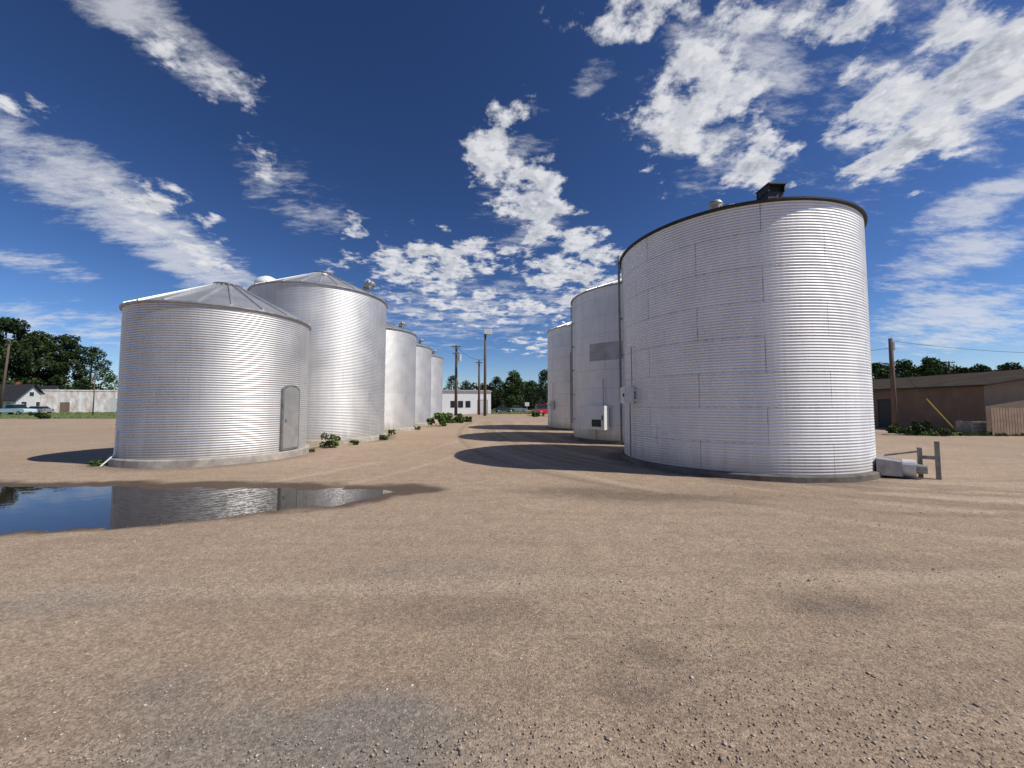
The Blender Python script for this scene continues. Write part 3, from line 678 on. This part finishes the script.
# ------------------------------------------------------------------ poles and wires
def pole(px, Y, top, label, r=.15, arms=(), lamp=False, trans=False, lean=0, rz=0):
    x, _ = at(px, Y); h = H+(405-top)/F*Y
    root = empty('utility_pole', (x, Y, 0), label, 'utility pole', None, rz)
    mb = MB(); mb.tube((0, 0, -.1), (lean, 0, h), r, r*.7, 12); mb.build('pole', M['wood'], root, True)
    for dz, w in arms:
        a = MB(); z = h-dz; a.box(-w/2+lean, w/2+lean, -r-.11, -r, z, z+.13); a.tube((lean-w*.3, -r, z), (lean, -r, z-.6), .02); a.tube((lean+w*.3, -r, z), (lean, -r, z-.6), .02); ao = a.build('crossarm', M['wood'], root)
        for s in (-.46, -.25, .25, .46):
            MB().tube((s*w+lean, -r-.055, z+.13), (s*w+lean, -r-.055, z+.3), .045, .03).build('insulator', M['cabinet'], ao)
    if trans:
        t = MB(); z = h-2.6; t.tube((r+.32, 0, z), (r+.32, 0, z+1.0), .26, .26, 14); t.tube((r+.32, 0, z+1.0), (r+.32, 0, z+1.15), .1, .05); t.box(0, r+.1, -.05, .05, z+.4, z+.5); t.build('transformer', M['cabinet'], root)
    if lamp:
        MB().tube((0, 0, h-.15), (.5, 0, h+.2), .05).build('lamp_arm', M['steel'], root)
        MB().box(-.1, 1.05, -.4, .3, h+.05, h+.85).build('lamp_head', M['paintwhite'], root)
    return root, (x+lean, Y, h)
p1, q1 = pole(485, 60, 334, 'tallest far pole with a square floodlight on top', .26, (), True)
p2, q2 = pole(479, 66, 360, 'short pole close left of the floodlight pole', .22, ((.5, 1.2),))
p3, q3 = pole(456, 62, 345, 'far pole with crossarm and transformer beside the last left bin', .26, ((.3, 1.6), (1.4, 1.2)), False, True)
p4, q4 = pole(893.5, 23, 338, 'brown wooden utility pole in front of the brown building', .14)
MB().box(-.05, .05, -.2, -.12, 5.0, 5.5).build('pole_bracket', M['steel'], p4)
p5, q5 = pole(1, 70, 338, 'leaning utility pole at the left edge in front of the house', .2, ((.3, 1.6),), lean=.9)
p6, q6 = pole(94, 64, 375, 'thin short pole before the white warehouse', .09, ())
p7, q7 = pole(951, 62, 361, 'distant pole standing up above the brown roof', .14, ((.3, 1.4),))
def wire(a, b, sag, label, r=.02):
    a = Vector(a); b = Vector(b); pts = []
    for i in range(17):
        t = i/16; p = a.lerp(b, t); p.z -= 4*sag*t*(1-t); pts.append(p)
    mb = MB(); mb.path(pts, r, 5); o = mb.build('overhead_wire', M['wire'], None); tag(o, label, 'wire', 'overhead wires')
wire((q4[0], 23, q4[2]-.15), (60, 34, 7.2), .8, 'upper black wire running right from the right utility pole', .013)
wire((q4[0], 23, q4[2]-.6), (8, 40, 6.4), .6, 'black wire from the right utility pole to behind the largest bin', .012)
wire((q3[0], 62, q3[2]-.1), (q1[0], 60, q1[2]-4), .8, 'dark wire strung between the far poles', .025)
gw = empty('guy_wire', (q4[0], 23, 0), 'slanted guy wire with yellow guard right of the utility pole', 'guy wire')
ex, ey = at(957, 22.0); e_ = Vector((ex-q4[0], ey-23, .0)); t_ = Vector((.05, 0, 4.3))
MB().tube(t_, e_, .012, n=6).build('cable', M['wire'], gw); MB().tube(e_.lerp(t_, .03), e_.lerp(t_, .48), .028, n=8).build('guard', M['yellow'], gw)

# ------------------------------------------------------------------ vehicles
def car(loc, rz, label, body, kind='car', group='vehicles parked in the distance'):
    root = empty('pickup_truck' if kind == 'truck' else 'parked_car', (*loc, 0), label, 'pickup truck' if kind == 'truck' else 'car', group, rz)
    w = .92
    if kind == 'truck':
        L = 2.8; prof = [(-L, .45), (-L, 1.05), (-.6, 1.08), (1.2, 1.12), (2.55, 1.0), (2.75, .85), (2.8, .45)]
        cab = [(-.65, 1.1), (-.5, 1.8), (.55, 1.82), (1.25, 1.12)]; wx = (-1.75, 1.8)
    else:
        L = 2.3; prof = [(-2.25, .35), (-2.3, .8), (-2.1, .98), (-1.2, 1.0), (1.1, .98), (2.1, .82), (2.3, .6), (2.28, .33)]
        cab = [(-1.7, .99), (-1.1, 1.42), (.3, 1.44), (1.1, .98)]; wx = (-1.4, 1.42)
    b = MB(); b.prism(prof, -w, w); b.build('body', M[body], root)
    g_ = MB(); k = .82
    g_.add([(x, -w+.03 if z < 1.2 else -w*k, z) for x, z in cab]+[(x, w-.03 if z < 1.2 else w*k, z) for x, z in cab],
           [(0,1,2,3), (7,6,5,4), (0,4,5,1), (1,5,6,2), (2,6,7,3), (3,7,4,0)]); g_.build('cabin_glass', M['glass'], root)
    (xa, za), (xb, zb) = cab[1], cab[2]; MB().box(xa-.03, xb+.05, -w*k-.01, w*k+.01, za+.005, zb+.05).build('cabin_roof', M[body], root)
    for x in wx:
        for s in (-1, 1):
            wo_ = MB().tube((x, s*(w-.2), .34), (x, s*(w+.02), .34), .34, .34, 16).build('wheel', M['tyre'], root)
            MB().tube((x, s*(w+.021), .34), (x, s*(w+.035), .34), .2, .18, 12).build('rim', M['rim'], wo_)
    for s in (-.65, .65):
        MB().box(L-.06, L+.02, s-.16, s+.16, .65, .8).build('headlight', M['cabinet'], root)
        MB().box(-L-.02, -L+.04, s-.12, s+.12, .7, .9).build('taillight', M['carred'], root)
    return root
car(at(16, 66), 0, 'pale teal pickup truck parked on the grass at the far left', 'carwhite', 'truck')
car(at(38, 74), PI, 'silver car parked right of the pale teal pickup truck', 'carsilver')
car(at(504, 88), math.radians(10), 'dark car at the end of the yard under the trees', 'cardark')
car(at(518, 94), 0, 'silver car far off under the trees, right of the dark one', 'carsilver')
car(at(541, 60), math.radians(-80), 'red pickup truck beside the farthest right bin', 'carred', 'truck')
sg = empty('sign', (*at(527, 70), 0), 'small white sign on a post at the far end', 'sign'); MB().tube((0, 0, 0), (0, 0, 2.2), .05).build('post', M['steel'], sg); MB().box(-.4, .4, -.08, -.052, 1.5, 2.2).build('sign_panel', M['paintwhite'], sg)
